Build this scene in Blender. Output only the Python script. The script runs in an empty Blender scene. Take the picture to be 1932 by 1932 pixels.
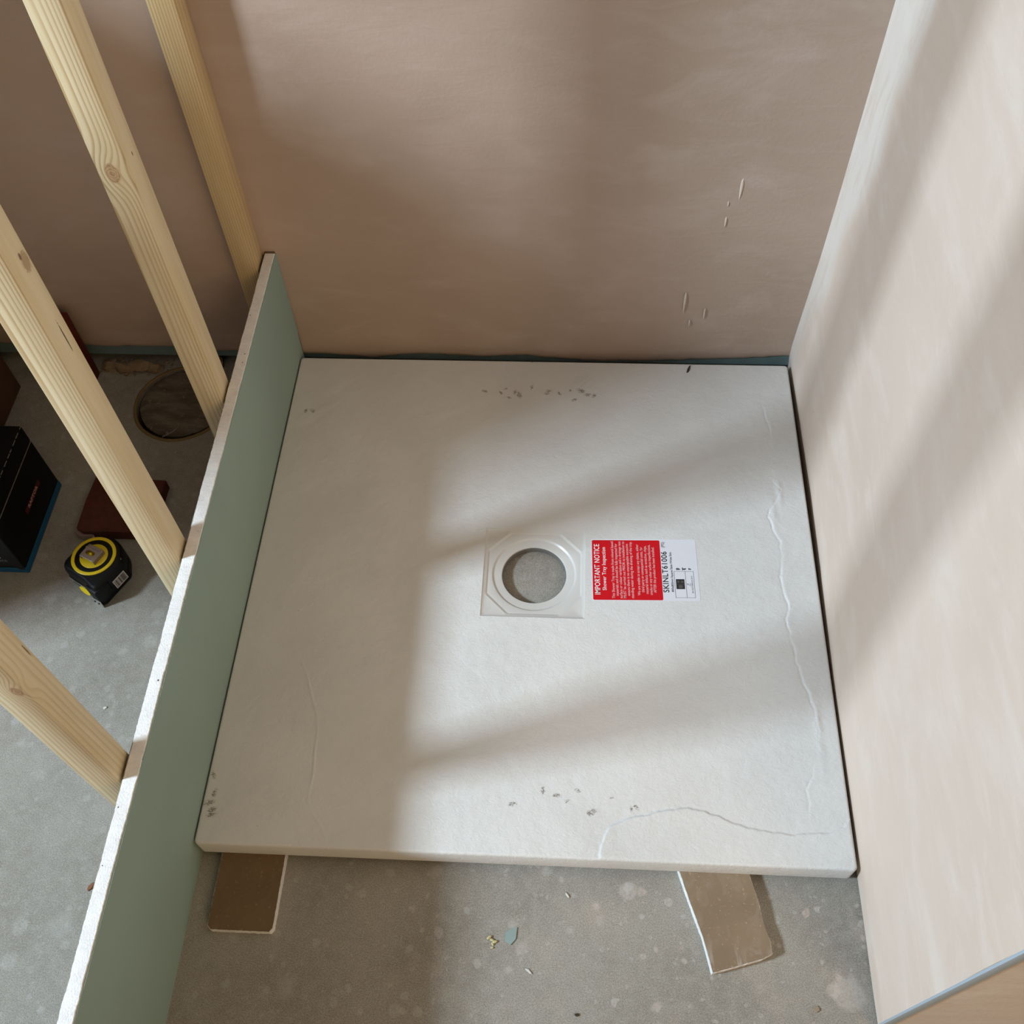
import bpy, bmesh, math, random
import numpy as np
from mathutils import Vector, Matrix

S = bpy.context.scene
COL = S.collection
# ------------------------------------------------------------------ camera, light, exposure
S.view_settings.view_transform = 'Standard'
S.view_settings.look = 'None'
S.view_settings.gamma = 1.0
S.view_settings.use_curve_mapping = False
S.view_settings.exposure = 0.0
S.render.film_transparent = False
S.cycles.max_bounces = 8
S.cycles.diffuse_bounces = 5
S.cycles.use_denoising = True

cam_d = bpy.data.cameras.new('camera')
cam = bpy.data.objects.new('camera', cam_d)
COL.objects.link(cam)
cam_d.sensor_fit = 'HORIZONTAL'
cam_d.sensor_width = 36.0
cam_d.lens = 36.0 * 1903.26 / 1932.0
cam_d.clip_start = 0.02
RT = Vector((0.9984363945929017, 0.04821045875920832, -0.028293420057572106))
DN = Vector((0.02412053751624707, -0.8281642916861709, -0.5599661647330764))
FW = Vector((-0.05042782587277452, 0.5584081461101461, -0.8280322307009017))
M = Matrix.Identity(4)
for i in range(3):
    M[i][0] = RT[i]; M[i][1] = -DN[i]; M[i][2] = -FW[i]
M[0][3], M[1][3], M[2][3] = 0.441351506, -0.333945696, 1.23578517 + 0.047
cam.matrix_world = M
S.camera = cam

world = bpy.data.worlds.new('sky')
S.world = world
world.use_nodes = True
world.node_tree.nodes['Background'].inputs[0].default_value = (0.62, 0.78, 1.0, 1)
world.node_tree.nodes['Background'].inputs[1].default_value = 0.6

def area(name, loc, target, sx, sy, power, color, spread=180):
    l = bpy.data.lights.new(name, 'AREA')
    l.shape = 'RECTANGLE'; l.size = sx; l.size_y = sy
    l.energy = power; l.color = color; l.spread = math.radians(spread)
    o = bpy.data.objects.new(name, l)
    COL.objects.link(o)
    o.location = loc
    o.rotation_euler = (Vector(target) - Vector(loc)).to_track_quat('-Z', 'Y').to_euler()
    return o

# daylight through the small high window in the left wall
area('window_daylight', (-2.50, -0.70, 2.15), (0.4, 0.25, 0.05), 0.40, 0.38, 174, (0.70, 0.86, 1.0))
# warm fill lamp added behind the camera to lift the shaded areas
area('warm_fill', (1.55, -1.8, 1.55), (0.4, 0.4, 0.2), 1.0, 1.3, 6.6, (1.0, 0.67, 0.31), 115)

# ------------------------------------------------------------------ helpers
rng = random.Random(7)

def make_mesh(name, verts, faces, smooth=None):
    me = bpy.data.meshes.new(name)
    me.from_pydata([tuple(v) for v in verts], [], faces)
    me.update()
    if smooth is not None:
        for p in me.polygons: p.use_smooth = True
        if smooth > 0: me.set_sharp_from_angle(angle=math.radians(smooth))
    return me

def shift(me, d):
    me.transform(Matrix.Translation(-Vector(d)))

def link(name, me, mats, parent=None, world_coords=True):
    o = bpy.data.objects.new(name, me)
    COL.objects.link(o)
    if not isinstance(mats, (list, tuple)): mats = [mats]
    for m in mats: me.materials.append(m)
    if parent is not None:
        if world_coords:
            inv = PW[parent.name].inverted()
            me.transform(inv)
        o.parent = parent
        PW[o.name] = PW[parent.name].copy()
    else:
        PW[o.name] = Matrix.Identity(4)
    return o

PW = {}

def tag(o, label=None, cat=None, group=None, kind=None):
    if label: o['label'] = label
    if cat: o['category'] = cat
    if group: o['group'] = group
    if kind: o['kind'] = kind
    return o

def thing(name, label, cat, loc=(0, 0, 0), rz=0.0, group=None):
    o = bpy.data.objects.new(name, None)
    COL.objects.link(o)
    o.empty_display_size = 0.02
    o.location = loc
    o.rotation_euler = (0, 0, rz)
    PW[o.name] = Matrix.Translation(loc) @ Matrix.Rotation(rz, 4, 'Z')
    return tag(o, label, cat, group)

def set_origin(o, p):
    o.data.transform(Matrix.Translation(-Vector(p)))
    o.location = p
    PW[o.name] = Matrix.Translation(p)

def bm_box(bm, lo, hi):
    x0, y0, z0 = lo; x1, y1, z1 = hi
    v = [bm.verts.new(c) for c in ((x0,y0,z0),(x1,y0,z0),(x1,y1,z0),(x0,y1,z0),(x0,y0,z1),(x1,y0,z1),(x1,y1,z1),(x0,y1,z1))]
    for f in ((0,3,2,1),(4,5,6,7),(0,1,5,4),(1,2,6,5),(2,3,7,6),(3,0,4,7)):
        bm.faces.new([v[i] for i in f])
    return v

def bm_done(bm, name, bevel=0.0, seg=2, smooth=30):
    if bevel > 0:
        bmesh.ops.bevel(bm, geom=list(bm.edges), offset=bevel, segments=seg, profile=0.5, affect='EDGES')
    bmesh.ops.recalc_face_normals(bm, faces=list(bm.faces))
    me = bpy.data.meshes.new(name)
    bm.to_mesh(me); bm.free()
    for p in me.polygons: p.use_smooth = True
    me.set_sharp_from_angle(angle=math.radians(smooth))
    return me

def box_mesh(name, lo, hi, bevel=0.0, seg=2):
    bm = bmesh.new(); bm_box(bm, lo, hi)
    return bm_done(bm, name, bevel, seg)

def prism_mesh(name, pts, z0, z1, bevel=0.0, seg=2, smooth=30):
    bm = bmesh.new()
    a = [bm.verts.new((x, y, z0)) for x, y in pts]
    b = [bm.verts.new((x, y, z1)) for x, y in pts]
    n = len(pts)
    bm.faces.new(a[::-1]); top = bm.faces.new(b)
    for i in range(n):
        bm.faces.new((a[i], a[(i+1) % n], b[(i+1) % n], b[i]))
    bmesh.ops.recalc_face_normals(bm, faces=list(bm.faces))
    if bevel > 0:
        es = [e for e in top.edges]
        bmesh.ops.bevel(bm, geom=es, offset=bevel, segments=seg, profile=0.5, affect='EDGES')
    return bm_done(bm, name, 0, seg, smooth)

def loops_mesh(name, loops, cap0=False, cap1=False, smooth=30, closed=True):
    n = len(loops[0]); V = []; F = []
    for L in loops: V += list(L)
    for k in range(len(loops) - 1):
        for i in range(n if closed else n - 1):
            j = (i + 1) % n
            F.append((k*n+i, k*n+j, (k+1)*n+j, (k+1)*n+i))
    if cap0: F.append(tuple(range(n))[::-1])
    if cap1: F.append(tuple((len(loops)-1)*n + i for i in range(n)))
    return make_mesh(name, V, F, smooth)

def value_noise(x, y, seed, scale):
    """smooth lattice noise in [-1,1] for numpy arrays"""
    r = np.random.RandomState(seed)
    T = r.rand(256, 256) * 2 - 1
    X = x * scale + 50.3; Y = y * scale + 31.7
    xi = np.floor(X).astype(int); yi = np.floor(Y).astype(int)
    fx = X - xi; fy = Y - yi
    fx = fx*fx*(3-2*fx); fy = fy*fy*(3-2*fy)
    g = lambda a, b: T[a % 256, b % 256]
    return (g(xi,yi)*(1-fx)+g(xi+1,yi)*fx)*(1-fy) + (g(xi,yi+1)*(1-fx)+g(xi+1,yi+1)*fx)*fy

def fbm(x, y, seed, scale, octs=4, gain=0.5):
    s = 0; a = 1.0; t = 0
    for k in range(octs):
        s = s + a * value_noise(x, y, seed + k, scale * 2**k); t += a; a *= gain
    return s / t

def set_attr(me, name, arr):
    at = me.attributes.new(name, 'FLOAT', 'POINT')
    at.data.foreach_set('value', np.asarray(arr, dtype=np.float32).ravel())

# ------------------------------------------------------------------ node materials
class NT:
    def __init__(s, name, rough=0.6, spec=0.3):
        s.m = bpy.data.materials.new(name); s.m.use_nodes = True
        s.t = s.m.node_tree; s.n = s.t.nodes; s.l = s.t.links
        s.b = s.n['Principled BSDF']
        s.b.inputs['Roughness'].default_value = rough
        s.b.inputs['Specular IOR Level'].default_value = spec
        s._tc = None
    def node(s, typ, **kw):
        n = s.n.new(typ)
        for k, v in kw.items(): setattr(n, k, v)
        return n
    def put(s, sock, v):
        if hasattr(v, 'is_linked') or hasattr(v, 'links'): s.l.new(v, sock)
        else: sock.default_value = v
    def obj(s):
        if not s._tc: s._tc = s.node('ShaderNodeTexCoord')
        return s._tc.outputs['Object']
    def map(s, vec, scale=(1,1,1), loc=(0,0,0), rot=(0,0,0)):
        n = s.node('ShaderNodeMapping'); s.put(n.inputs[0], vec)
        n.inputs['Scale'].default_value = scale; n.inputs['Location'].default_value = loc; n.inputs['Rotation'].default_value = rot
        return n.outputs[0]
    def noise(s, vec, scale, detail=4, rough=0.5, dist=0.0, out='Fac'):
        n = s.node('ShaderNodeTexNoise'); s.put(n.inputs['Vector'], vec)
        n.inputs['Scale'].default_value = scale; n.inputs['Detail'].default_value = detail
        n.inputs['Roughness'].default_value = rough; n.inputs['Distortion'].default_value = dist
        return n.outputs[out]
    def voro(s, vec, scale, feature='F1', out='Distance', rnd=1.0):
        n = s.node('ShaderNodeTexVoronoi', feature=feature); s.put(n.inputs['Vector'], vec)
        n.inputs['Scale'].default_value = scale; n.inputs['Randomness'].default_value = rnd
        return n.outputs[out], n.outputs['Color']
    def math(s, op, a, b=0.0, c=0.0, clamp=False):
        n = s.node('ShaderNodeMath', operation=op, use_clamp=clamp)
        s.put(n.inputs[0], a); s.put(n.inputs[1], b); s.put(n.inputs[2], c)
        return n.outputs[0]
    def ramp(s, v, a, b, lo=0.0, hi=1.0, smooth=True):
        n = s.node('ShaderNodeMapRange', interpolation_type='SMOOTHSTEP' if smooth else 'LINEAR')
        s.put(n.inputs['Value'], v); s.put(n.inputs['From Min'], a); s.put(n.inputs['From Max'], b)
        n.inputs['To Min'].default_value = lo; n.inputs['To Max'].default_value = hi
        return n.outputs['Result']
    def mix(s, f, a, b, mode='MIX'):
        n = s.node('ShaderNodeMix', data_type='RGBA', blend_type=mode, clamp_factor=True)
        s.put(n.inputs[0], f)
        for sock, v in ((n.inputs[6], a), (n.inputs[7], b)):
            if isinstance(v, tuple): sock.default_value = (*v[:3], 1)
            else: s.put(sock, v)
        return n.outputs[2]
    def sep(s, vec):
        n = s.node('ShaderNodeSeparateXYZ'); s.put(n.inputs[0], vec); return n.outputs
    def attr(s, name):
        n = s.node('ShaderNodeAttribute'); n.attribute_name = name; return n.outputs['Fac']
    def bump(s, h, strength, dist):
        n = s.node('ShaderNodeBump'); s.put(n.inputs['Height'], h)
        n.inputs['Strength'].default_value = strength; n.inputs['Distance'].default_value = dist
        s.l.new(n.outputs[0], s.b.inputs['Normal'])
    def color(s, c):
        if isinstance(c, tuple): s.b.inputs['Base Color'].default_value = (*c[:3], 1)
        else: s.l.new(c, s.b.inputs['Base Color'])
        return s

def plain(name, c, rough=0.6, spec=0.3, metal=0.0, var=0.12, scale=90.0, bump=0.15):
    t = NT(name, rough, spec)
    nz = t.noise(t.obj(), scale, 3)
    t.color(t.mix(nz, tuple(x*(1-var) for x in c), tuple(x*(1+var) for x in c)))
    t.b.inputs['Metallic'].default_value = metal
    if bump: t.bump(t.noise(t.obj(), scale*4, 2), bump, 0.0005)
    return t.m

def plaster(name, base, dark, pale, seed=0.0):
    t = NT(name, 0.75, 0.25)
    v = t.map(t.obj(), loc=(seed, seed*1.7, seed*0.6))
    big = t.noise(v, 2.3, 3, 0.55, 0.3)
    mid = t.noise(t.map(v, (1.0, 1.0, 2.2)), 7.0, 5, 0.6, 0.5)
    sw = t.noise(t.map(v, (1.6, 1.6, 7.0), rot=(0.3, 0.4, 0)), 6.0, 4, 0.6, 1.2)
    c = t.mix(t.ramp(big, 0.3, 0.7), dark, base)
    c = t.mix(t.ramp(mid, 0.45, 0.75, 0, 0.55), c, pale)
    c = t.mix(t.ramp(sw, 0.52, 0.66, 0, 0.13), c, pale)
    fil = t.attr('filler')
    st = t.noise(t.map(v, (9.0, 9.0, 2.2)), 5.0, 4, 0.6, 0.8)
    fm = t.math('MULTIPLY', fil, t.ramp(st, 0.25, 0.6, 0.25, 1.0))
    c = t.mix(fm, c, (0.74, 0.70, 0.65))
    t.color(c)
    h = t.math('ADD', t.math('MULTIPLY', sw, 0.6), t.math('MULTIPLY', t.noise(v, 160, 3), 0.25))
    t.bump(h, 0.25, 0.004)
    return t.m

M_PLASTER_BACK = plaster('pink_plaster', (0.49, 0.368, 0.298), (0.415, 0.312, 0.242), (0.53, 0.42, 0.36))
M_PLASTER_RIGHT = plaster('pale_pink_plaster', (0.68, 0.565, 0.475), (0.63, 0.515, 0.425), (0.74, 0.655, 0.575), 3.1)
M_CEIL = plain('dark_brown_ceiling', (0.22, 0.165, 0.11), 0.8, var=0.1, scale=8)  # unseen ceiling toned dark brown to cut light bounced behind the studs
M_BLUEBOARD = plain('blue_green_board_paper', (0.16, 0.23, 0.23), 0.8, var=0.2, scale=40)

M_DARK_WALL = plain('dark_brown_wall', (0.14, 0.085, 0.055), 0.9, var=0.3, scale=6)  # for unseen surfaces at the left, toned dark to lower their bounce

def floor_mat():
    t = NT('concrete_floor', 0.85, 0.2)
    v = t.obj()
    x = t.sep(v)[0]
    c = t.mix(t.ramp(t.noise(v, 6, 5, 0.6), 0.3, 0.7), (0.25, 0.227, 0.192), (0.345, 0.322, 0.282))
    c = t.mix(t.ramp(t.noise(v, 70, 4, 0.65), 0.35, 0.75, 0, 0.55), c, (0.40, 0.38, 0.335))
    # trodden plaster dust: pinkish on the shower side of the partition
    side = t.ramp(x, -0.05, 0.75)
    dust = t.math('MULTIPLY', t.ramp(t.noise(v, 13, 5, 0.6, 0.4), 0.52, 0.72), t.math('ADD', t.math('MULTIPLY', side, 0.9), 0.10))
    c = t.mix(dust, c, (0.43, 0.37, 0.31))
    grain = t.noise(v, 520, 3, 0.7)
    c = t.mix(t.ramp(grain, 0.42, 0.72, 0, 0.62), c, (0.44, 0.42, 0.37))
    c = t.mix(t.ramp(t.noise(v, 800, 2, 0.6), 0.56, 0.38, 0, 0.5), c, (0.13, 0.112, 0.09))
    # dried plaster drops of several sizes: soft-edged, mottled, some worn through in the middle
    w = t.noise(v, 55, 2, 0.5, out='Color')
    wob = t.node('ShaderNodeMixRGB'); wob.inputs[0].default_value = 0.010
    t.l.new(v, wob.inputs[1]); t.l.new(w, wob.inputs[2])
    vv = wob.outputs[0]
    for sc, mx, amt, off, pw in ((14, 0.34, 0.55, 0.0, 3.2), (30, 0.36, 0.6, 5.0, 3.6), (62, 0.38, 0.65, 9.0, 4.0), (140, 0.40, 0.5, 13.0, 6.0)):
        d, colr = t.voro(t.map(vv, loc=(off, off, off)), sc)
        r = t.node('ShaderNodeSeparateColor'); t.l.new(colr, r.inputs[0])
        rad = t.math('MULTIPLY', t.math('POWER', r.outputs[0], pw), mx)
        e = t.math('SUBTRACT', rad, t.math('ADD', d, t.math('MULTIPLY', t.math('SUBTRACT', t.noise(v, 260, 3, 0.7), 0.5), 0.16)))
        m = t.ramp(e, -0.06, 0.07)
        worn = t.math('MULTIPLY', t.ramp(e, 0.10, 0.22), t.ramp(r.outputs[2], 0.5, 0.6, 0, 0.55))
        m = t.math('MULTIPLY', m, t.math('SUBTRACT', 1.0, worn))
        m = t.math('MULTIPLY', m, t.ramp(t.noise(v, 220, 4, 0.7), 0.25, 0.65, 0.3, 1.0))
        m = t.math('MULTIPLY', m, t.math('MULTIPLY', t.math('ADD', t.math('MULTIPLY', side, 0.6), 0.45), amt))
        pinkness = t.math('MULTIPLY', r.outputs[1], side)
        c = t.mix(m, c, t.mix(pinkness, (0.48, 0.47, 0.44), (0.54, 0.43, 0.37)))
    d, colr = t.voro(t.map(vv, loc=(2, 3, 4)), 60)
    r = t.node('ShaderNodeSeparateColor'); t.l.new(colr, r.inputs[0])
    rad = t.math('MULTIPLY', t.math('POWER', r.outputs[2], 9.0), 0.16)
    c = t.mix(t.ramp(t.math('SUBTRACT', rad, d), 0.0, 0.02, 0, 0.9), c, (0.05, 0.045, 0.04))
    t.color(c)
    h = t.math('ADD', t.noise(v, 25, 4), t.math('MULTIPLY', t.noise(v, 300, 3), 0.35))
    t.bump(h, 0.35, 0.002)
    return t.m
M_FLOOR = floor_mat()

def tray_mat():
    t = NT('white_slate_resin', 0.62, 0.35)
    v = t.obj()
    c = t.mix(t.ramp(t.noise(v, 9, 4), 0.3, 0.7), (0.66, 0.65, 0.63), (0.71, 0.70, 0.68))
    sm = t.attr('stain')
    
    nz2 = t.noise(t.map(v, (1, 1.8, 1), rot=(0, 0, 0.7)), 420, 4, 0.7, 0.8)
    f = t.math('MULTIPLY', t.ramp(sm, 0.06, 0.6), t.ramp(t.math('ADD', nz2, t.math('MULTIPLY', sm, 0.22)), 0.56, 0.72, 0, 0.85))
    c = t.mix(f, c, (0.16, 0.125, 0.095))
    d, colr = t.voro(v, 22)
    r = t.node('ShaderNodeSeparateColor'); t.l.new(colr, r.inputs[0])
    rad = t.math('MULTIPLY', t.math('POWER', r.outputs[0], 6.0), 0.05)
    c = t.mix(t.ramp(t.math('SUBTRACT', rad, d), 0.0, 0.012, 0, 0.7), c, (0.2, 0.16, 0.13))
    t.color(c)
    a = t.noise(t.map(v, (1, 1.5, 1), rot=(0, 0, 0.5)), 120, 4, 0.6, 1.6)
    b = t.noise(v, 38, 4, 0.6, 0.8)
    t.bump(t.math('ADD', t.math('MULTIPLY', a, 0.8), b), 0.36, 0.0024)
    return t.m
M_TRAY = tray_mat()
M_GEL = plain('smooth_gel_coat', (0.62, 0.605, 0.575), 0.34, 0.5, var=0.02, bump=0.04)
M_HOLE = plain('raw_stone_resin', (0.16, 0.155, 0.145), 0.8, var=0.3, scale=200)

def gypsum_mat(name, c=(0.86, 0.85, 0.83)):
    t = NT(name, 0.9, 0.15)
    v = t.obj()
    a = t.mix(t.ramp(t.noise(v, 60, 4), 0.3, 0.7), tuple(x*0.9 for x in c), c)
    saw = t.noise(t.map(v, (40, 110, 1), rot=(0, 0, 0.6)), 3.0, 2)
    a = t.mix(t.ramp(saw, 0.5, 0.75, 0, 0.25), a, tuple(x*0.62 for x in c))
    d, colr = t.voro(v, 150)
    r = t.node('ShaderNodeSeparateColor'); t.l.new(colr, r.inputs[0])
    rad = t.math('MULTIPLY', t.math('POWER', r.outputs[0], 7.0), 0.17)
    pit = t.ramp(t.math('SUBTRACT', rad, d), 0.0, 0.03)
    a = t.mix(pit, a, (0.12, 0.09, 0.07))
    t.color(a)
    t.bump(t.math('SUBTRACT', t.noise(v, 500, 3), t.math('MULTIPLY', pit, 1.5)), 0.5, 0.0012)
    return t.m
M_GYPSUM = gypsum_mat('white_gypsum_core')

def paper_mat(name, c, var=0.06):
    t = NT(name, 0.8, 0.2)
    v = t.obj()
    a = t.mix(t.ramp(t.noise(v, 4, 4), 0.3, 0.7), tuple(x*(1-var) for x in c), tuple(x*(1+var) for x in c))
    t.color(a)
    t.bump(t.noise(t.map(v, (1, 1, 3)), 400, 2), 0.12, 0.0006)
    return t.m
M_GREEN = paper_mat('grey_green_paper', (0.295, 0.385, 0.335), 0.05)
M_GREYPAPER = paper_mat('grey_brown_paper', (0.30, 0.26, 0.20), 0.08)

def offcut_paper(name, c, scuff):
    t = NT(name, 0.75, 0.25)
    v = t.obj()
    a = t.mix(t.ramp(t.noise(v, 20, 4), 0.3, 0.7), tuple(x*0.88 for x in c), c)
    sp = t.ramp(t.noise(v, 240, 3), 0.62, 0.72, 0, 0.5)
    a = t.mix(sp, a, tuple(min(1, x*1.9) for x in c))
    y = t.sep(v)[1]
    sc = t.math('MULTIPLY', t.ramp(t.noise(t.map(v, (1.0, 0.6, 1)), 55, 5, 0.65, 1.2), 0.5, 0.66), t.ramp(y, -0.03, -0.07, 0.15, 1.0))
    a = t.mix(t.math('MULTIPLY', sc, scuff), a, (0.46, 0.41, 0.35))
    t.color(a)
    t.bump(t.noise(v, 300, 3), 0.2, 0.0006)
    return t.m
M_OFFCUT_A = offcut_paper('dark_brown_board_paper', (0.18, 0.115, 0.06), 0.15)
M_OFFCUT_B = offcut_paper('scuffed_brown_board_paper', (0.255, 0.185, 0.118), 0.7)

def wood_mat(name, seed, f1, f2, fy, lo, hi, line, knots=(), marks=(), wav=0.9, grainx=0.35):
    """softwood: growth rings cut lengthwise; lines run up the stud and swirl around each knot"""
    t = NT(name, 0.55, 0.35)
    v = t.obj()
    sx, sy, sz = t.sep(v)
    warp = t.math('SUBTRACT', t.noise(t.map(v, (14, 14, 2.2), (seed, seed, seed)), 1.0, 2, 0.45), 0.5)
    u = t.math('ADD', t.math('MULTIPLY', t.math('ADD', sx, 0.019), f1), t.math('MULTIPLY', t.math('POWER', t.math('ADD', sx, 0.02), 2.0), f2))
    u = t.math('ADD', u, t.math('MULTIPLY', sy, fy))
    u = t.math('ADD', u, t.math('MULTIPLY', warp, wav * 2.6))
    core = None
    for kx, kz, r, amp in knots:
        dx = t.math('MULTIPLY', t.math('SUBTRACT', sx, kx), 1.0)
        dz = t.math('MULTIPLY', t.math('SUBTRACT', sz, kz), 0.62)
        d = t.math('SQRT', t.math('ADD', t.math('MULTIPLY', dx, dx), t.math('MULTIPLY', dz, dz)))
        g = t.math('EXPONENT', t.math('MULTIPLY', t.math('MULTIPLY', d, d), -1.0/(r*1.9)**2))
        g = t.math('MULTIPLY', g, t.ramp(sy, 0.004, -0.015))
        u = t.math('ADD', u, t.math('MULTIPLY', g, amp))
        # knots do not run through to the wide face
        front = t.ramp(sy, -0.008, -0.014)
        k = t.math('MULTIPLY', t.ramp(d, r*1.05, r*0.75), front)
        ring = t.math('FRACT', t.math('ADD', t.math('MULTIPLY', d, 330.0), t.math('MULTIPLY', t.noise(v, 130, 3, 0.6), 3.0)))
        core = (k, ring, d, r) if core is None else core
    fr = t.math('FRACT', u)
    l1 = t.math('MULTIPLY', t.ramp(fr, 0.35, 0.86), t.ramp(fr, 0.995, 0.90))
    gx = t.math('ADD', t.math('MULTIPLY', t.ramp(sy, -0.0145, -0.0165), 1.0 - grainx), grainx)
    gvar = t.ramp(t.noise(t.map(v, (30, 30, 3)), 1.0, 2), 0.35, 0.65, 0.45, 1.0)
    c = t.mix(t.ramp(t.noise(t.map(v, (60, 60, 4)), 1.0, 3), 0.3, 0.7), lo, hi)
    c = t.mix(t.math('MULTIPLY', t.math('MULTIPLY', l1, gx), gvar), c, line)
    fine = t.noise(t.map(v, (900, 900, 22)), 1.0, 2)
    c = t.mix(t.ramp(fine, 0.45, 0.75, 0, 0.10), c, tuple(x*0.6 for x in line))
    if core:
        k, ring, d, r = core
        kc = t.mix(t.ramp(ring, 0.4, 0.9, 0, 0.7), (0.56, 0.36, 0.19), (0.24, 0.12, 0.06))
        c = t.mix(t.math('MULTIPLY', k, 0.85), c, kc)
    for my, mz, ry, rz, col, amt in marks:       # pitch pockets, nail dots, knots on the wide face
        dy = t.math('DIVIDE', t.math('SUBTRACT', sy, my), ry)
        dz = t.math('DIVIDE', t.math('SUBTRACT', sz, mz), rz)
        d = t.math('SQRT', t.math('ADD', t.math('MULTIPLY', dy, dy), t.math('MULTIPLY', dz, dz)))
        d = t.math('ADD', d, t.math('MULTIPLY', t.math('SUBTRACT', t.noise(v, 450, 3), 0.5), 0.9))
        mk = t.math('MULTIPLY', t.ramp(d, 1.1, 0.6), t.ramp(sx, 0.012, 0.018, 0, amt))
        c = t.mix(mk, c, col)
    t.color(c)
    t.bump(t.math('ADD', t.math('MULTIPLY', fine, 0.5), t.math('MULTIPLY', l1, 0.4)), 0.15, 0.0008)
    return t.m

# ------------------------------------------------------------------ the room
WY = 0.822      # face of the back wall
WX = 0.8075     # face of the right wall
def floor_mesh():
    cx, cy, h, N = -0.200, 0.735, 0.10, 64
    V = []; F = []
    for i in range(N):
        a = 2*math.pi*i/N + math.pi/4
        V.append((cx + 0.078*math.cos(a), cy + 0.078*math.sin(a), 0))
    for i in range(N):
        a = 2*math.pi*i/N + math.pi/4
        c, s = math.cos(a), math.sin(a); k = h / max(abs(c), abs(s))
        V.append((cx + k*c, cy + k*s, 0))
    for i in range(N):
        j = (i+1) % N
        F.append((i, j, N+j, N+i)[::-1])
    X0, X1, Y0, Y1 = -2.6, 2.2, -2.5, 0.96
    x0, x1, y0, y1 = cx-h, cx+h, cy-h, cy+h
    for a, b, c, d in ((X0, X1, Y0, y0), (X0, x0, y0, y1), (x1, X1, y0, y1), (X0, X1, y1, Y1)):
        n = len(V); V += [(a, c, 0), (b, c, 0), (b, d, 0), (a, d, 0)]; F.append((n, n+1, n+2, n+3))
    # the slab's own thickness, so that it is solid
    n = len(V); V += [(X0, Y0, -0.12), (X1, Y0, -0.12), (X1, Y1, -0.12), (X0, Y1, -0.12)]; F.append((n+3, n+2, n+1, n))
    # pit wall and bottom
    n = len(V)
    for z in (0, -0.06):
        for i in range(N):
            a = 2*math.pi*i/N + math.pi/4
            V.append((cx + 0.078*math.cos(a), cy + 0.078*math.sin(a), z))
    for i in range(N):
        j = (i+1) % N
        F.append((n+i, n+N+i, n+N+j, n+j))
    F.append(tuple(n+N+i for i in range(N)))
    me = make_mesh('floor', V, F)
    for p in me.polygons:
        pass
    bm = bmesh.new(); bm.from_mesh(me)
    for f in bm.faces:
        if abs(f.normal.z) > 0.5 and f.calc_center_median().z > -0.11 and f.normal.z < 0: f.normal_flip()
    bm.to_mesh(me); bm.free()
    return me
floor = tag(link('floor', floor_mesh(), M_FLOOR), 'grey concrete floor spattered with dried plaster drops', kind='structure')

def skim(name, u0, u1, z0, z1, nu, nz, place, ragged, undul, filler=None, thick=0.004):
    """a sheet of set plaster: gridded face with a ragged lower edge and a real thickness"""
    us = np.linspace(u0, u1, nu); ts = np.linspace(0, 1, nz) ** 1.7
    zb = z0 + ragged(us)
    U = np.repeat(us[None, :], nz, 0)
    Z = zb[None, :] + (z1 - zb)[None, :] * ts[:, None]
    D = undul(U, Z)
    # rolled lower lip
    D[0] += thick*0.55; D[1] += thick*0.15
    V = [place(U[i, j], Z[i, j], D[i, j]) for i in range(nz) for j in range(nu)]
    F = [(i*nu+j, i*nu+j+1, (i+1)*nu+j+1, (i+1)*nu+j) for i in range(nz-1) for j in range(nu-1)]
    n = len(V)
    V += [place(us[j], zb[j], thick) for j in range(nu)]
    F += [(j+1, j, n+j, n+j+1) for j in range(nu-1)]
    me = make_mesh(name, V, F)
    for p in me.polygons: p.use_smooth = True
    fl = np.zeros(len(V))
    if filler is not None: fl[:nu*nz] = filler(U, Z).ravel()
    set_attr(me, 'filler', fl)
    return me

# back wall: board core, with the skim on its face
wall_back = tag(link('wall_back', box_mesh('wall_back', (-2.55, WY+0.004, 0.019), (0.93, 0.95, 2.5)), M_BLUEBOARD),
                'back wall of pink plaster over blue-green board, bare along its bottom', kind='structure')
def rag_back(u):
    b = np.interp(u, [-2.5, -0.40, -0.343, -0.29, -0.22, -0.145, 0.02, 0.11, 0.2, 0.29, 0.38, 0.47, 0.56, 0.64, 0.73, 0.805],
                     [0.045, 0.045, 0.041, 0.042, 0.043, 0.034, 0.031, 0.024, 0.036, 0.031, 0.034, 0.025, 0.025, 0.031, 0.037, 0.043])
    return b + 0.003*fbm(u, u*0, 3, 60, 4)
def und_back(U, Z): return 0.0035*fbm(U, Z, 11, 3.0, 2) * (Z > 0.06)
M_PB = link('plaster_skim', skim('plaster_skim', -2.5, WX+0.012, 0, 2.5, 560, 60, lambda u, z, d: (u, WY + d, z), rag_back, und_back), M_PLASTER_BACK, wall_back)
# backing behind the open slot under the board, coloured dark for its shade
void = link('slot_backing', box_mesh('slot_backing', (-2.5, 0.951, 0.0), (0.93, 1.0, 2.5)), plain('dark_slot_backing', (0.07, 0.06, 0.05), 0.9, var=0.4), wall_back)

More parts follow.
